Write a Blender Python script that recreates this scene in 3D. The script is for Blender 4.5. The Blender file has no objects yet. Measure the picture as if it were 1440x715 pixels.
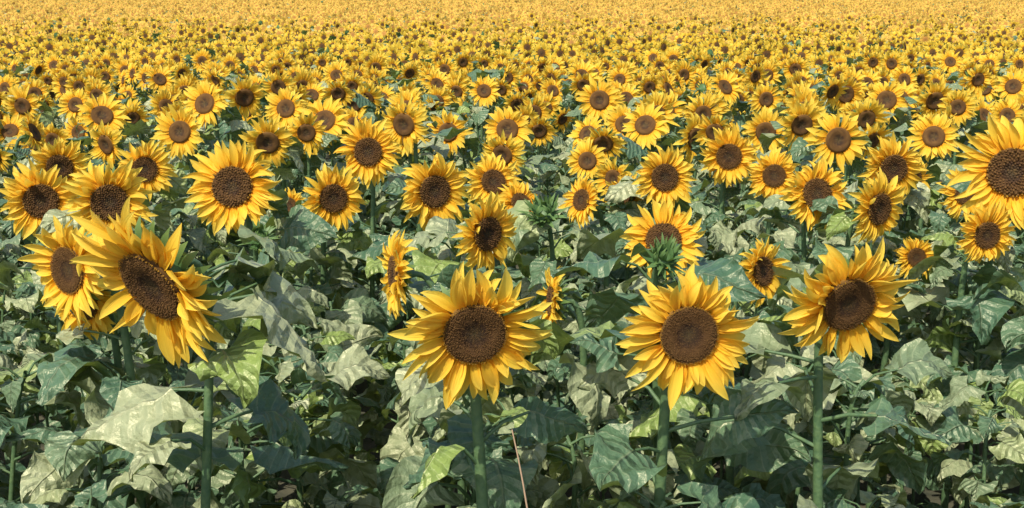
import bpy, math, random
from mathutils import Vector, Matrix
R = random.Random(31)
def rr(a,b): return R.uniform(a,b)

# ------------------------------------------------------------ materials
def new_mat(name):
    m=bpy.data.materials.new(name); m.use_nodes=True
    nt=m.node_tree; nt.nodes.clear()
    return m,nt
def N(nt,t,**k):
    n=nt.nodes.new(t)
    for a,b in k.items(): setattr(n,a,b)
    return n
def math_n(nt,op,a,b=None,clamp=False):
    n=N(nt,'ShaderNodeMath',operation=op); n.use_clamp=clamp
    for i,x in enumerate((a,b)):
        if x is None: continue
        if isinstance(x,(int,float)): n.inputs[i].default_value=x
        else: nt.links.new(x,n.inputs[i])
    return n.outputs[0]
def mixc(nt,f,a,b,bt='MIX'):
    n=N(nt,'ShaderNodeMix',data_type='RGBA',blend_type=bt)
    for i,x in ((0,f),(6,a),(7,b)):
        if isinstance(x,(int,float)): n.inputs[i].default_value=x
        elif isinstance(x,tuple): n.inputs[i].default_value=(*x,1)
        else: nt.links.new(x,n.inputs[i])
    return n.outputs[2]
def attr(nt):
    a=N(nt,'ShaderNodeAttribute',attribute_name='lc')
    s=N(nt,'ShaderNodeSeparateXYZ'); nt.links.new(a.outputs['Vector'],s.inputs[0])
    return a.outputs['Vector'],s.outputs[0],s.outputs[1],s.outputs[2]
def ramp(nt,f,stops):
    n=N(nt,'ShaderNodeValToRGB'); cr=n.color_ramp
    while len(cr.elements)<len(stops): cr.elements.new(0.5)
    for e,(p,c) in zip(cr.elements,stops): e.position=p; e.color=(*c,1)
    nt.links.new(f,n.inputs[0]); return n.outputs[0]
def out(nt,sh):
    o=N(nt,'ShaderNodeOutputMaterial'); nt.links.new(sh,o.inputs[0])
def princ(nt,col,rough,spec=0.5,normal=None,tint=None):
    p=N(nt,'ShaderNodeBsdfPrincipled')
    nt.links.new(col,p.inputs['Base Color']) if not isinstance(col,tuple) else setattr(p.inputs['Base Color'],'default_value',(*col,1))
    p.inputs['Roughness'].default_value=rough
    p.inputs['Specular IOR Level'].default_value=spec
    if tint: p.inputs['Specular Tint'].default_value=(*tint,1)
    if normal is not None: nt.links.new(normal,p.inputs['Normal'])
    return p.outputs[0]
def addtrans(nt,sh,col,fac):
    t=N(nt,'ShaderNodeBsdfTranslucent')
    nt.links.new(col,t.inputs[0]) if not isinstance(col,tuple) else setattr(t.inputs[0],'default_value',(*col,1))
    mx=N(nt,'ShaderNodeMixShader'); mx.inputs[0].default_value=fac
    nt.links.new(sh,mx.inputs[1]); nt.links.new(t.outputs[0],mx.inputs[2]); return mx.outputs[0]

def petal_mat(name,base,mid_,tip,streak):
    m,nt=new_mat(name); vec,u,v,r=attr(nt)
    c=ramp(nt,v,[(0,base),(0.28,mid_),(1,tip)])
    mp=N(nt,'ShaderNodeMapping'); mp.inputs['Scale'].default_value=(5,0.7,9); nt.links.new(vec,mp.inputs[0])
    nz=N(nt,'ShaderNodeTexNoise'); nz.inputs['Scale'].default_value=1.6; nt.links.new(mp.outputs[0],nz.inputs[0])
    oi=N(nt,'ShaderNodeObjectInfo')
    c=mixc(nt,math_n(nt,'MULTIPLY',nz.outputs[0],0.3),c,streak)
    c=mixc(nt,math_n(nt,'MULTIPLY',r,0.25),c,streak)
    c=mixc(nt,math_n(nt,'MULTIPLY',oi.outputs['Random'],0.22),c,streak)
    bp=N(nt,'ShaderNodeBump'); bp.inputs['Distance'].default_value=0.003; bp.inputs['Strength'].default_value=0.7
    nt.links.new(nz.outputs[0],bp.inputs['Height'])
    out(nt,addtrans(nt,princ(nt,c,0.6,0.25,bp.outputs[0]),c,0.40))
    return m
m_petal=petal_mat('petal',(0.98,0.44,0.02),(1.0,0.71,0.06),(1.0,0.82,0.15),(0.98,0.53,0.03))
m_petal_haze=petal_mat('petal_haze_tint',(1.0,0.55,0.09),(1.0,0.68,0.13),(1.0,0.75,0.18),(1.0,0.56,0.10))  # same petals, distance haze painted in as a paler, creamier colour

# leaf
m_leaf,nt=new_mat('leaf'); vec,u,v,r=attr(nt)
au=math_n(nt,'ABSOLUTE',u)
t=math_n(nt,'SUBTRACT',math_n(nt,'MULTIPLY',v,6.5),math_n(nt,'MULTIPLY',au,1.7))
fr=math_n(nt,'ABSOLUTE',math_n(nt,'SUBTRACT',math_n(nt,'FRACT',math_n(nt,'ADD',t,20.0)),0.5))
side=math_n(nt,'SUBTRACT',1.0,math_n(nt,'MULTIPLY',fr,14.0),True)
mid=math_n(nt,'SUBTRACT',1.0,math_n(nt,'MULTIPLY',au,16.0),True)
vein=math_n(nt,'MAXIMUM',side,mid)
tc=N(nt,'ShaderNodeTexCoord')
nz=N(nt,'ShaderNodeTexNoise'); nz.inputs['Scale'].default_value=30; nz.inputs['Detail'].default_value=5
nt.links.new(tc.outputs['Object'],nz.inputs[0])
oi=N(nt,'ShaderNodeObjectInfo')
rv=math_n(nt,'FRACT',math_n(nt,'ADD',r,oi.outputs['Random']))
c=ramp(nt,rv,[(0,(0.04,0.12,0.085)),(0.36,(0.10,0.19,0.11)),(0.58,(0.36,0.40,0.23)),(0.85,(0.48,0.50,0.30)),(0.93,(0.28,0.38,0.08))])
c=mixc(nt,math_n(nt,'MULTIPLY',nz.outputs[0],0.6),c,(0.14,0.22,0.11))
c=mixc(nt,math_n(nt,'MULTIPLY',vein,0.35),c,mixc(nt,.5,c,(0.66,0.66,0.42)))
h=math_n(nt,'ADD',math_n(nt,'MULTIPLY',fr,0.8),nz.outputs[0])
h=math_n(nt,'SUBTRACT',h,math_n(nt,'MULTIPLY',mid,0.4))
bp=N(nt,'ShaderNodeBump'); bp.inputs['Distance'].default_value=0.018; bp.inputs['Strength'].default_value=0.8
nt.links.new(h,bp.inputs['Height'])
out(nt,addtrans(nt,princ(nt,c,0.40,0.9,bp.outputs[0],(1,.92,.72)),(0.34,0.44,0.06),0.15))

# stem
m_stem,nt=new_mat('stem'); vec,u,v,r=attr(nt)
tc=N(nt,'ShaderNodeTexCoord')
nz=N(nt,'ShaderNodeTexNoise'); nz.inputs['Scale'].default_value=60; nt.links.new(tc.outputs['Object'],nz.inputs[0])
c=mixc(nt,nz.outputs[0],(0.03,0.09,0.05),(0.15,0.23,0.09))
bp=N(nt,'ShaderNodeBump'); bp.inputs['Distance'].default_value=0.003; nt.links.new(nz.outputs[0],bp.inputs['Height'])
out(nt,princ(nt,c,0.55,0.5,bp.outputs[0]))

# bracts
m_bract,nt=new_mat('bract'); vec,u,v,r=attr(nt)
c=mixc(nt,v,(0.07,0.16,0.06),(0.17,0.27,0.08))
out(nt,addtrans(nt,princ(nt,c,0.5,0.5,None),(0.2,0.3,0.05),0.2))

# disc
def disc_mat(name,stops,fleck):
    m,nt=new_mat(name); vec,u,v,r=attr(nt)
    c=ramp(nt,v,stops)
    c=mixc(nt,math_n(nt,'MULTIPLY',r,0.45),c,fleck)
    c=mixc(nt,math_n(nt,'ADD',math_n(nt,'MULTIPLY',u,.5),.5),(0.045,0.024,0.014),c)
    out(nt,princ(nt,c,0.85,0.15)); return m
m_disc=disc_mat('disc',[(0,(0.085,0.065,0.033)),(0.34,(0.045,0.026,0.018)),(0.5,(0.105,0.052,0.020)),(0.78,(0.12,0.06,0.02)),(0.93,(0.10,0.05,0.016)),(1,(0.45,0.24,0.02))],(0.24,0.13,0.04))
m_disc_haze=disc_mat('disc_haze_tint',[(0,(0.42,0.20,0.06)),(0.8,(0.52,0.26,0.07)),(1,(0.75,0.42,0.08))],(0.55,0.28,0.06))  # lightened disc: haze contrast loss is put into the colour

MATS=[m_petal,m_leaf,m_stem,m_bract,m_disc,m_petal_haze,m_disc_haze]
PET,LEAF,STEM,BR,DISC=range(5)

# ------------------------------------------------------------ mesh builder
class MB:
    def __init__(s): s.v=[];s.f=[];s.m=[];s.a=[]
    def grid(s,rows,lcs,mat,closed=False):
        b=len(s.v); n=len(rows[0])
        for row,lr in zip(rows,lcs):
            s.v.extend([tuple(p) for p in row]); s.a.extend(lr)
        for i in range(len(rows)-1):
            for j in range(n if closed else n-1):
                k=(j+1)%n
                s.f.append((b+i*n+j,b+i*n+k,b+(i+1)*n+k,b+(i+1)*n+j)); s.m.append(mat)
    def build(s,name):
        me=bpy.data.meshes.new(name); me.from_pydata(s.v,[],s.f)
        for m in MATS: me.materials.append(m)
        me.polygons.foreach_set('material_index',s.m)
        me.polygons.foreach_set('use_smooth',[True]*len(s.f))
        at=me.attributes.new('lc','FLOAT_VECTOR','POINT')
        at.data.foreach_set('vector',[x for t in s.a for x in t])
        me.update()
        return bpy.data.objects.new(name,me)

def frame(n):
    n=n.normalized(); up=Vector((0,0,1))
    if abs(n.z)>0.98: up=Vector((0,1,0))
    x=up.cross(n).normalized(); y=n.cross(x)
    return x,y,n
def interp(tab,t):
    for (a,b),(c,d) in zip(tab,tab[1:]):
        if t<=c: return b+(d-b)*(t-a)/(c-a)
    return tab[-1][1]
PW=[(0,.42),(.2,.82),(.42,1),(.65,.90),(.85,.52),(1,.03)]
LW=[(0,.60),(.08,.88),(.22,1.0),(.4,.93),(.6,.70),(.8,.38),(.93,.15),(1,.01)]

def tube(mb,pts,radii,sides,mat=STEM):
    rows=[];lcs=[];rnd=R.random()
    for i,p in enumerate(pts):
        d=(pts[min(i+1,len(pts)-1)]-pts[max(i-1,0)]).normalized()
        ref=Vector((1,0,0)) if abs(d.x)<0.8 else Vector((0,1,0))
        a=d.cross(ref).normalized(); b=d.cross(a)
        rows.append([p+(a*math.cos(q)+b*math.sin(q))*radii[i] for q in [2*math.pi*k/sides for k in range(sides)]])
        lcs.append([(0,i/len(pts),rnd)]*sides)
    mb.grid(rows,lcs,mat,True)

def blade(mb,p0,az,el,L,W,droop,roll,nv,nu,mat=LEAF,fold=0.25,rip=0.2):
    """heart shaped leaf blade starting at p0"""
    rnd=R.random(); d=Vector((math.cos(az),math.sin(az),0)); side=Vector((-math.sin(az),math.cos(az),0))
    p=p0.copy(); rows=[];lcs=[]; ph=rr(0,6.28); fq=rr(8,15); ph2=rr(0,6.28); tw=rr(-1.2,1.2)
    cb=rr(-.5,.5); cr=.06 if nu>2 else .03
    for i in range(nv+1):
        t=i/nv; e=el-droop*(t**0.9)+.25*math.sin(6*t+ph2)
        dd=(d*math.cos(e)+Vector((0,0,1))*math.sin(e)+side*cb*t).normalized()
        nn=(dd.cross(side)*-1).normalized()
        ro=roll+tw*t
        s2=side*math.cos(ro)+nn*math.sin(ro); n2=nn*math.cos(ro)-side*math.sin(ro)
        w=interp(LW,t)*W*.5; row=[];lr=[]
        for j in range(nu+1):
            uu=-1+2*j/nu; a=abs(uu)
            off=-0.20*L*(a**1.4)*(1-t)
            ww=w*(1+(rr(-.09,.09) if a>.95 else 0))
            hgt=fold*a*w+rip*w*a*a*math.sin(fq*t+ph+(1.7 if uu>0 else 0))*1.5+cr*L*math.sin(9*t+4*uu+ph2)*a+(rr(-.03,.03)*L if nu>4 else 0)
            row.append(p+s2*(uu*ww)+n2*hgt+dd*off); lr.append((uu,t,rnd))
        rows.append(row);lcs.append(lr)
        if i<nv: p=p+dd*(L/nv)
    mb.grid(rows,lcs,mat)

def leaf(mb,base,az,s,lod,el):
    pl=rr(.08,.17)*s
    d=Vector((math.cos(az),math.sin(az),0)); z=Vector((0,0,1))
    pts=[base,base+(d*math.cos(el)+z*math.sin(el))*pl*.55]
    pts.append(pts[1]+(d*.95+z*math.sin(el)*.4)*pl*.5)
    if lod<2: tube(mb,pts,[.0055*s,.0045*s,.0035*s],5 if lod==0 else 3)
    L=rr(.14,.27)*s; W=L*rr(.70,1.0)
    nv,nu=((11,8),(5,4),(3,2))[lod]
    blade(mb,pts[-1],az+rr(-.4,.4),rr(-.5,.5),L,W,rr(.4,2.3),rr(-.6,.6),nv,nu,fold=rr(-.1,.5))

def head(mb,C,n,D,lod,florets=0,droopy=0.0,fullness=1.0,far=False,folded=.07):
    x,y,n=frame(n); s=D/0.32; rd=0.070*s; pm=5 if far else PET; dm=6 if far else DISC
    def P(a,rad,h): return C+x*(math.cos(a)*rad)+y*(math.sin(a)*rad)+n*h
    K=(28,18,8)[lod]
    prof=[(0.02,.004),(.2,.005),(.35,.008),(.5,.012),(.65,.014),(.78,.014),(.9,.012),(1,.0)] if lod<2 else [(0.02,.008),(1,.0)]
    mb.grid([[P(2*math.pi*k/K,rd*q,h*s+(rr(-.002,.002)*s if lod<2 else 0)) for k in range(K)] for q,h in prof],
            [[(0.1 if florets else rr(.4,1),q,R.random()**2) for k in range(K)] for q,h in prof],dm,True)
    if lod<2:
        prof=[(1.02,-.002),(1.0,-.018),(.75,-.034),(.35,-.046),(.15,-.06)]
        mb.grid([[P(-2*math.pi*k/K,rd*q,h*s) for k in range(K)] for q,h in prof],[[(0,.3,.5)]*K for _ in prof],BR,True)
    else:
        mb.grid([[P(-2*math.pi*k/K,rd*q,h*s) for k in range(K)] for q,h in ((1.3,-.01),(.15,-.05))],[[(0,.3,.5)]*K]*2,BR,True)
    for i in range(florets):
        q=math.sqrt((i+.5)/florets); a=i*2.399963+rr(-.03,.03); rad=rd*q*rr(.96,1.0)
        w=rd/math.sqrt(florets)*rr(.8,1.2)
        h0=(.004+.011*min(1,q/.7) if q<.9 else .013)*s; hh=w*(rr(.4,.8) if q<.36 else rr(.6,1.6)); cc=P(a,rad,h0)
        rx=x*math.cos(a)+y*math.sin(a); ty=n.cross(rx); rnd=R.random()**2
        b=len(mb.v); tip=cc+n*hh+rx*w*rr(-.5,.9)+ty*w*rr(-.4,.4)
        for vv,uu in ((cc+rx*w,.1),(cc+ty*w,.1),(cc-rx*w,.1),(cc-ty*w,.1),(tip+rx*w*.3,1),(tip+ty*w*.3,1),(tip-rx*w*.3,1),(tip-ty*w*.3,1)):
            mb.v.append(tuple(vv)); mb.a.append((uu,q,rnd))
        for k in range(4):
            k2=(k+1)%4; mb.f.append((b+k,b+k2,b+4+k2,b+4+k)); mb.m.append(DISC)
        mb.f.append((b+4,b+5,b+6,b+7)); mb.m.append(DISC)
    layers=((27,1.0,.0,),(27,.93,-.006),(22,.80,.004)) if lod==0 else ((23,1.0,0),(21,.9,-.004)) if lod==1 else ((16,1.0,0),)
    seg,nw=((8,4),(4,2),(2,1))[lod]
    cl=[rr(0,6.28) for _ in range(3)]      # places where the ray florets are ragged
    for cnt,ls,hz in layers:
        for k in range(cnt):
            if R.random()>fullness: continue
            a=2*math.pi*(k+rr(-.5,.5))/cnt+hz*100; L=0.102*s*ls*rr(.68,1.2); W=(0.0275 if lod==0 else .032 if lod==1 else .050)*s*rr(.7,1.2)
            rx=x*math.cos(a)+y*math.sin(a); ty=n.cross(rx)
            rag=max(0,max(math.cos(a-c0) for c0 in cl)-.8)*4
            e=rr(-.1,.5)+rr(-.3,.4)*rag; cur=rr(-.4,1.1); bend=rr(-.65,.65)*(1+rag); tw=rr(-.6,.6)*(1+1.5*rag); L*=1-.2*rag*R.random()
            if R.random()<folded*(1+2*rag) and lod<2: e=rr(.6,1.0); cur=rr(-.3,.6); L*=.8   # lifted forward
            if R.random()<.10: tw*=2.2
            g=droopy*(0.5+0.5*R.random())
            p=P(a,rd*.95,hz*s); rnd=R.random(); rows=[];lcs=[]
            for i in range(seg+1):
                t=i/seg; ee=e-cur*t
                dd=(rx*math.cos(ee)+n*math.sin(ee)+ty*bend*t+Vector((0,0,-1))*(g*t*1.2+.15*t)).normalized()
                si=(ty-dd*ty.dot(dd)).normalized(); nn=dd.cross(si)
                if nn.dot(n)<0 and ee<1.2: nn=-nn
                q=tw*t; s2=si*math.cos(q)+nn*math.sin(q); n2=nn*math.cos(q)-si*math.sin(q)
                w=interp(PW,t)*W*.5
                row=[];lr=[]
                for j in range(nw+1):
                    uu=-1+2*j/nw
                    row.append(p+s2*uu*w+n2*(w*.45*uu*uu*(1 if lod<2 else 0)+ (w*.12*math.cos(uu*6.28) if lod==0 else 0))); lr.append((uu,t,rnd))
                rows.append(row);lcs.append(lr)
                p=p+dd*(L/seg)
            mb.grid(rows,lcs,pm)
    if lod<2:
        cnt=26 if lod==0 else 12
        for k in range(cnt):
            a=2*math.pi*(k+rr(-.3,.3))/cnt; rx=x*math.cos(a)+y*math.sin(a); ty=n.cross(rx)
            L=rr(.045,.075)*s; w0=.013*s; e=rr(-.5,.2); p=P(a,rd*.9,-.018*s); rows=[];lcs=[]
            for i in range(4):
                t=i/3; w=w0*(1-t)**.7+.0005; rows.append([p-ty*w,p+ty*w]); lcs.append([(-1,t,.5),(1,t,.5)])
                p=p+(rx*math.cos(e-t*.8)+n*math.sin(e-t*.8))*L/3
            mb.grid(rows,lcs,BR)

def bud(mb,C,n,D):
    x,y,n=frame(n); r=D*.5
    prof=[(.1,-.5),(.8,-.35),(1,0),(.85,.3),(.4,.5),(.05,.55)]
    mb.grid([[C+x*math.cos(a)*r*q*.6+y*math.sin(a)*r*q*.6+n*r*h*.7 for a in [2*math.pi*k/14 for k in range(14)]] for q,h in prof],[[(0,.3,.5)]*14 for _ in prof],BR,True)
    for ring in range(4):
        for k in range(13):
            a=2*math.pi*(k+.5*ring+rr(-.3,.3))/13; rx=x*math.cos(a)+y*math.sin(a); ty=n.cross(rx)
            L=r*rr(.7,1.25); w0=r*.17; e=.3+ring*.28+rr(-.4,.4); c2=rr(-.9,1.8); p=C+rx*r*.52*(1-.12*ring)+n*r*(-.15+.12*ring); rows=[];lcs=[]
            for i in range(5):
                t=i/4; w=w0*(1-t)**.8+.0004; rows.append([p-ty*w,p+rx*w*.3,p+ty*w]); lcs.append([(-1,t,.5),(0,t,.5),(1,t,.5)])
                p=p+(rx*math.cos(e+t*c2)+n*math.sin(e+t*c2))*L/4
            mb.grid(rows,lcs,BR)

def bez(p,t):
    a=(1-t)
    return p[0]*a**3+p[1]*3*a*a*t+p[2]*3*a*t*t+p[3]*t**3

def plant(mb,C,n,D,lod,kind='flower',florets=0,nleaf=16,droopy=0,leaf_s=1.0,fullness=1.0,toplimit=.90,far=False,folded=.07):
    n=n.normalized(); s=D/.32
    A=C-n*.055*s
    nh=Vector((n.x,n.y,0))
    base=Vector((A.x,A.y,0))-nh*rr(.06,.13)+Vector((rr(-.07,.07),rr(-.03,.06),0))
    H=C.z
    nb=Vector((n.x,n.y,n.z*.35)).normalized()
    P=[base,Vector((base.x+rr(-.04,.04),base.y+rr(-.04,.04),H*.75)),A-nb*.15*s+Vector((0,0,.02*s)),A]
    ns=(22,12,5)[lod]
    pts=[bez(P,i/ns) for i in range(ns+1)]
    r0=(.0145 if kind!='leafy' else .009)*rr(.8,1.1)
    rad=[r0*(1.15-.5*(i/ns)) for i in range(ns+1)]; rad[-1]*=1.5
    tube(mb,pts,rad,(9,6,3)[lod])
    az=rr(0,6.28); fa=math.atan2(n.y,n.x)
    for k in range(nleaf):
        t=.14+(toplimit-.14)*(max(0,k+rr(-.3,.3))/max(1,nleaf-1))**.8
        t=min(t,.93); p=bez(P,t); a2=az
        sz=(1.25-.45*t)*leaf_s*rr(.75,1.1)
        el=rr(.1,.9)
        if kind=='flower' and t>.55:
            dlt=(a2-fa+math.pi)%(2*math.pi)-math.pi
            if abs(dlt)<1.0: a2=fa+math.pi+dlt*.9   # no leaf in front of its own face
            if t>.75: sz*=.8; el=rr(-.3,.3)
        leaf(mb,p,a2,sz,lod,el); az+=2.399+rr(-.4,.4)
    if kind=='flower': head(mb,C,n,D,lod,florets=florets,droopy=droopy,fullness=fullness,far=far,folded=folded)
    elif kind=='bud': bud(mb,C,n,D*.5)

def dirv(yaw,pitch):
    y=math.radians(yaw);p=math.radians(pitch)
    return Vector((math.sin(y)*math.cos(p),-math.cos(y)*math.cos(p),math.sin(p)))

scn=bpy.context.scene; col=scn.collection

# ------------------------------------------------------------ near sunflowers (x, y, head height, head diameter in metres; yaw, pitch in degrees)
NEAR=[(-.79,2.46,1.61,.40,-34,-26),(-1.21,3.05,1.52,.30,-32,0),(-1.24,3.21,1.39,.24,-20,-5),(-1.52,4.26,1.53,.32,10,-5),(-1.85,4.43,1.51,.31,8,0),(-2.24,5.62,1.51,.30,5,-10),
(-1.84,5.68,1.49,.29,10,5),(-2.10,7.21,1.55,.33,-3,5),(-1.07,4.33,1.58,.36,-8,5),(-1.16,5.86,1.28,.19,0,10),(-.76,4.79,1.47,.28,25,5),(-.74,5.86,1.56,.34,-5,8),
(-.32,4.64,1.52,.31,28,0),(-.09,5.41,1.46,.28,10,20),(-.09,3.97,1.46,.28,35,-5),(-.08,2.34,1.53,.31,10,-10),(.39,2.44,1.50,.30,8,0),
(.79,2.61,1.53,.31,14,-16),(.51,3.77,1.47,.28,-5,15),(.83,3.70,1.38,.23,35,2),(.71,5.27,1.50,.30,15,0),(1.13,5.92,1.53,.31,5,5),(1.27,4.71,1.50,.30,10,10),
(1.44,4.43,1.48,.29,30,-3),(1.80,5.36,1.53,.32,10,0),(1.65,4.56,1.26,.18,15,5),(1.79,4.23,1.41,.24,10,-5),(1.90,4.30,1.64,.42,-20,0),(1.87,6.53,1.56,.34,0,0),
(2.14,5.32,1.42,.26,5,0),(1.33,5.74,1.45,.27,-10,5),(.56,5.55,1.38,.22,-5,10),(.44,6.62,1.43,.25,5,5),(-.03,7.39,1.55,.33,-5,8),(-.43,7.66,1.51,.30,5,0),(-.70,7.49,1.50,.30,0,0),
(.74,9.70,1.61,.39,-8,20),(1.20,8.96,1.56,.34,5,5),(2.82,7.66,1.51,.30,5,5),(2.38,10.74,1.56,.33,5,5),(3.11,10.69,1.61,.38,0,0),(3.17,9.70,1.61,.38,-10,10),(2.90,9.25,1.50,.29,0,0),
(.18,9.45,1.52,.31,10,5),(-1.61,7.43,1.48,.28,-35,5),(-1.38,7.76,1.48,.28,20,0),(.33,5.30,1.39,.24,-55,10),(-.36,3.46,1.42,.27,-72,0),(.13,3.54,1.32,.22,-80,0),(.54,6.01,1.40,.24,-25,0),
(-2.99,8.52,1.48,.28,15,5),(-3.27,8.60,1.43,.26,-5,5),(1.47,8.81,1.55,.33,15,0),(.04,5.10,1.40,.24,30,30),(-1.31,8.41,1.42,.25,20,5),(2.05,5.78,1.43,.25,25,0)]
for (x,y,z,D,yw,pt) in NEAR:
    mb=MB(); near=y<3.4; big=(D==.40)
    lod=0 if y<6 else 1
    if not near: yw+=rr(-12,12); pt+=rr(-9,9)
    plant(mb,Vector((0,0,z)),dirv(yw,pt),D*1.03,lod,florets=1500 if near else (260 if y<6 else 0),nleaf=15,leaf_s=1.08 if near else 1.0,
          droopy=.05 if big else (.22 if near else rr(0,.3)),folded=.0 if big else .03,toplimit=.80 if near else .86)
    ob=mb.build('sunflower'); ob.location=(x,y,0); col.objects.link(ob)
for (x,y,z,D,yw,pt) in [(.13,4.6,1.43,.26,-20,50),(-.95,4.2,1.40,.20,30,50),(.42,3.1,1.54,.18,20,50)]:
    mb=MB(); plant(mb,Vector((0,0,z)),dirv(yw,pt),D*1.1,0,kind='bud',nleaf=12)
    ob=mb.build('sunflower_bud_plant'); ob.location=(x,y,0); col.objects.link(ob)

# ------------------------------------------------------------ terrain
def rise(y):
    a=(y-27)/8
    sp=8*(math.log1p(math.exp(a)) if a<30 else a)
    return .045*min(sp,150)
# ------------------------------------------------------------ field prototypes
pc=bpy.data.collections.new('sunflower_variants')
protos=[]
def proto(fn):
    mb=MB(); fn(mb); ob=mb.build('sunflower_variant_%02d'%len(protos)); pc.objects.link(ob); protos.append(ob)
for i in range(10):   # 0-9 leafy understory
    proto(lambda mb: plant(mb,Vector((0,0,1.22)),Vector((rr(-.4,.4),rr(-.4,.4),1)),.25,0,kind='leafy',nleaf=17,toplimit=.95,leaf_s=1.0))
for i in range(10):  # 10-19 mid flowering
    proto(lambda mb: plant(mb,Vector((0,0,1.52)),dirv(rr(-22,22),rr(-24,26)),rr(.26,.35),1,nleaf=13,droopy=rr(0,.3),leaf_s=1.0,folded=.03))
for i in range(6):   # 20-25 far flowering
    proto(lambda mb: plant(mb,Vector((0,0,1.52)),dirv(rr(-15,15),rr(-15,25)),rr(.30,.35),2,nleaf=9,leaf_s=1.1,toplimit=.8))
for i in range(6):   # 26-31 very distant, with haze tinted into petals and discs
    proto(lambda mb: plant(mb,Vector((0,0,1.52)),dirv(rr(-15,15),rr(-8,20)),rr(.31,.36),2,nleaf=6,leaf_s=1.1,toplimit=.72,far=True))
pts=[];rot=[];scl=[];idx=[]
heroes=[(o.location.x,o.location.y) for o in col.objects]
def addp(x,y,rz,s,i,tilt=.06):
    pts.append((x,y,rise(y)-.01)); rot.append((rr(-tilt,tilt),rr(-tilt,tilt),rz)); scl.append(s); idx.append(i)
y=2.15
while y<9:
    x=-.55*y-1.2
    while x<.55*y+1.2:
        px=x+rr(-.2,.2); py=y+rr(-.2,.2)
        s=rr(.66,1.02) if y>2.6 else rr(.70,.97)
        addp(px,py,rr(0,6.28),s,R.randrange(10),.12)
        x+=.37
    y+=.37
y=6.9
while y<178:
    sp=.58 if y<12 else .50 if y<60 else .55
    x=-.5*y-3
    while x<.5*y+3:
        px=x+rr(-.24,.24); py=y+rr(-.24,.24); x+=sp
        if y<12 and any((px-a)**2+(py-b)**2<.12 for a,b in heroes): continue
        yaw=R.gauss(0,.40)
        if R.random()<.07: yaw=rr(-2.8,2.8)
        if y<20: i=10+R.randrange(10)
        elif y+rr(-18,18)<46: i=20+R.randrange(6)
        else: i=26+R.randrange(6)
        addp(px,py,yaw,max(.8,min(1.13,R.gauss(1,.055))),i,.12)
    y+=sp
me=bpy.data.meshes.new('sunflower_field'); me.from_pydata(pts,[],[])
a=me.attributes.new('rot','FLOAT_VECTOR','POINT'); a.data.foreach_set('vector',[q for t in rot for q in t])
a=me.attributes.new('scl','FLOAT','POINT'); a.data.foreach_set('value',scl)
a=me.attributes.new('idx','INT','POINT'); a.data.foreach_set('value',idx)
fo=bpy.data.objects.new('sunflower_field',me); col.objects.link(fo)
ng=bpy.data.node_groups.new('scatter','GeometryNodeTree')
ng.interface.new_socket('Geometry',in_out='INPUT',socket_type='NodeSocketGeometry')
ng.interface.new_socket('Geometry',in_out='OUTPUT',socket_type='NodeSocketGeometry')
gi=ng.nodes.new('NodeGroupInput'); go=ng.nodes.new('NodeGroupOutput')
iop=ng.nodes.new('GeometryNodeInstanceOnPoints'); ci=ng.nodes.new('GeometryNodeCollectionInfo')
ci.inputs['Collection'].default_value=pc; ci.inputs['Separate Children'].default_value=True; ci.inputs['Reset Children'].default_value=True
def na(nm,dt):
    n=ng.nodes.new('GeometryNodeInputNamedAttribute'); n.data_type=dt; n.inputs['Name'].default_value=nm
    return [o for o in n.outputs if o.enabled and o.name=='Attribute'][0]
L=ng.links.new
L(gi.outputs[0],iop.inputs['Points']); L(ci.outputs[0],iop.inputs['Instance'])
iop.inputs['Pick Instance'].default_value=True
L(na('idx','INT'),iop.inputs['Instance Index'])
e2r=ng.nodes.new('FunctionNodeEulerToRotation'); L(na('rot','FLOAT_VECTOR'),e2r.inputs[0]); L(e2r.outputs[0],iop.inputs['Rotation'])
L(na('scl','FLOAT'),iop.inputs['Scale'])
L(iop.outputs[0],go.inputs[0])
md=fo.modifiers.new('scatter','NODES'); md.node_group=ng

# ------------------------------------------------------------ dry grass stalk at the field edge
mb=MB()
P=[Vector((.06,2.0,0)),Vector((.10,2.02,.7)),Vector((.06,2.05,1.15)),Vector((-.0,2.1,1.40))]
tube(mb,[bez(P,i/16) for i in range(17)],[.0045-.003*i/16 for i in range(17)],5,0)
ob=mb.build('dry_grass_stalk')
md_,nt=new_mat('dry_straw'); out(nt,princ(nt,(.42,.29,.19),.8,.2)); ob.data.materials.clear(); ob.data.materials.append(md_)
ob.data.polygons.foreach_set('material_index',[0]*len(ob.data.polygons)); col.objects.link(ob)

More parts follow.
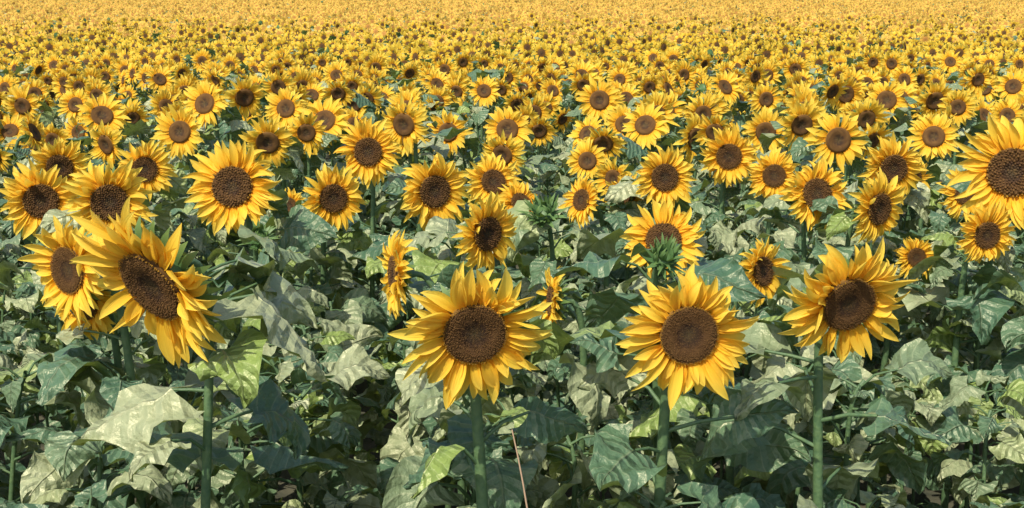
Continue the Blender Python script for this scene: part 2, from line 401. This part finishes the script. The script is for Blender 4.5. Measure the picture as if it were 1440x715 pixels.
# ------------------------------------------------------------ ground
m_soil,nt=new_mat('soil')
tc=N(nt,'ShaderNodeTexCoord'); nz=N(nt,'ShaderNodeTexNoise'); nz.inputs['Scale'].default_value=6; nz.inputs['Detail'].default_value=8
nt.links.new(tc.outputs['Object'],nz.inputs[0])
c=ramp(nt,nz.outputs[0],[(.3,(.05,.055,.04)),(.7,(.12,.11,.075))])
bp=N(nt,'ShaderNodeBump'); bp.inputs['Distance'].default_value=.05; nt.links.new(nz.outputs[0],bp.inputs['Height'])
out(nt,princ(nt,c,.95,.2,bp.outputs[0]))
ys=[-2000,-200,-20,-5,0,5,10]+list(range(14,260,4))+[400,900,2500]; xs=[-2500,-600,-150,-50,-15,0,15,50,150,600,2500]
gv=[(x,yy,rise(yy)) for yy in ys for x in xs]; gf=[]
for i in range(len(ys)-1):
    for j in range(len(xs)-1):
        b=i*len(xs)+j; gf.append((b,b+1,b+1+len(xs),b+len(xs)))
me=bpy.data.meshes.new('ground'); me.from_pydata(gv,[],gf); me.materials.append(m_soil)
col.objects.link(bpy.data.objects.new('ground',me))

# ------------------------------------------------------------ light
elev,azv=math.radians(51),Vector((-.5,-.9,0)).normalized()
sd=Vector((azv.x*math.cos(elev),azv.y*math.cos(elev),math.sin(elev)))
ld=bpy.data.lights.new('sun','SUN'); ld.energy=5; ld.angle=math.radians(.5); ld.color=(1,.93,.76)
lo=bpy.data.objects.new('sun',ld); lo.rotation_euler=sd.to_track_quat('Z','Y').to_euler(); lo.location=(-5,-8,12); col.objects.link(lo)
w=bpy.data.worlds.new('World'); scn.world=w; w.use_nodes=True; nt=w.node_tree
sk=nt.nodes.new('ShaderNodeTexSky'); sk.sky_type='NISHITA'; sk.sun_disc=False; sk.sun_elevation=elev; sk.sun_rotation=math.atan2(azv.x,azv.y)
sk.dust_density=2.0
bg=nt.nodes['Background']; nt.links.new(sk.outputs[0],bg.inputs[0]); bg.inputs[1].default_value=.15

pitch=math.radians(10.88)
cd=bpy.data.cameras.new('camera'); cd.lens=40; cd.sensor_width=36; cd.clip_end=6000; cd.clip_start=.05
co=bpy.data.objects.new('camera',cd); co.location=(0,0,2.15); co.rotation_euler=(math.pi/2-pitch,0,0); col.objects.link(co); scn.camera=co
scn.view_settings.view_transform='Standard'; scn.view_settings.look='None'; scn.view_settings.exposure=0
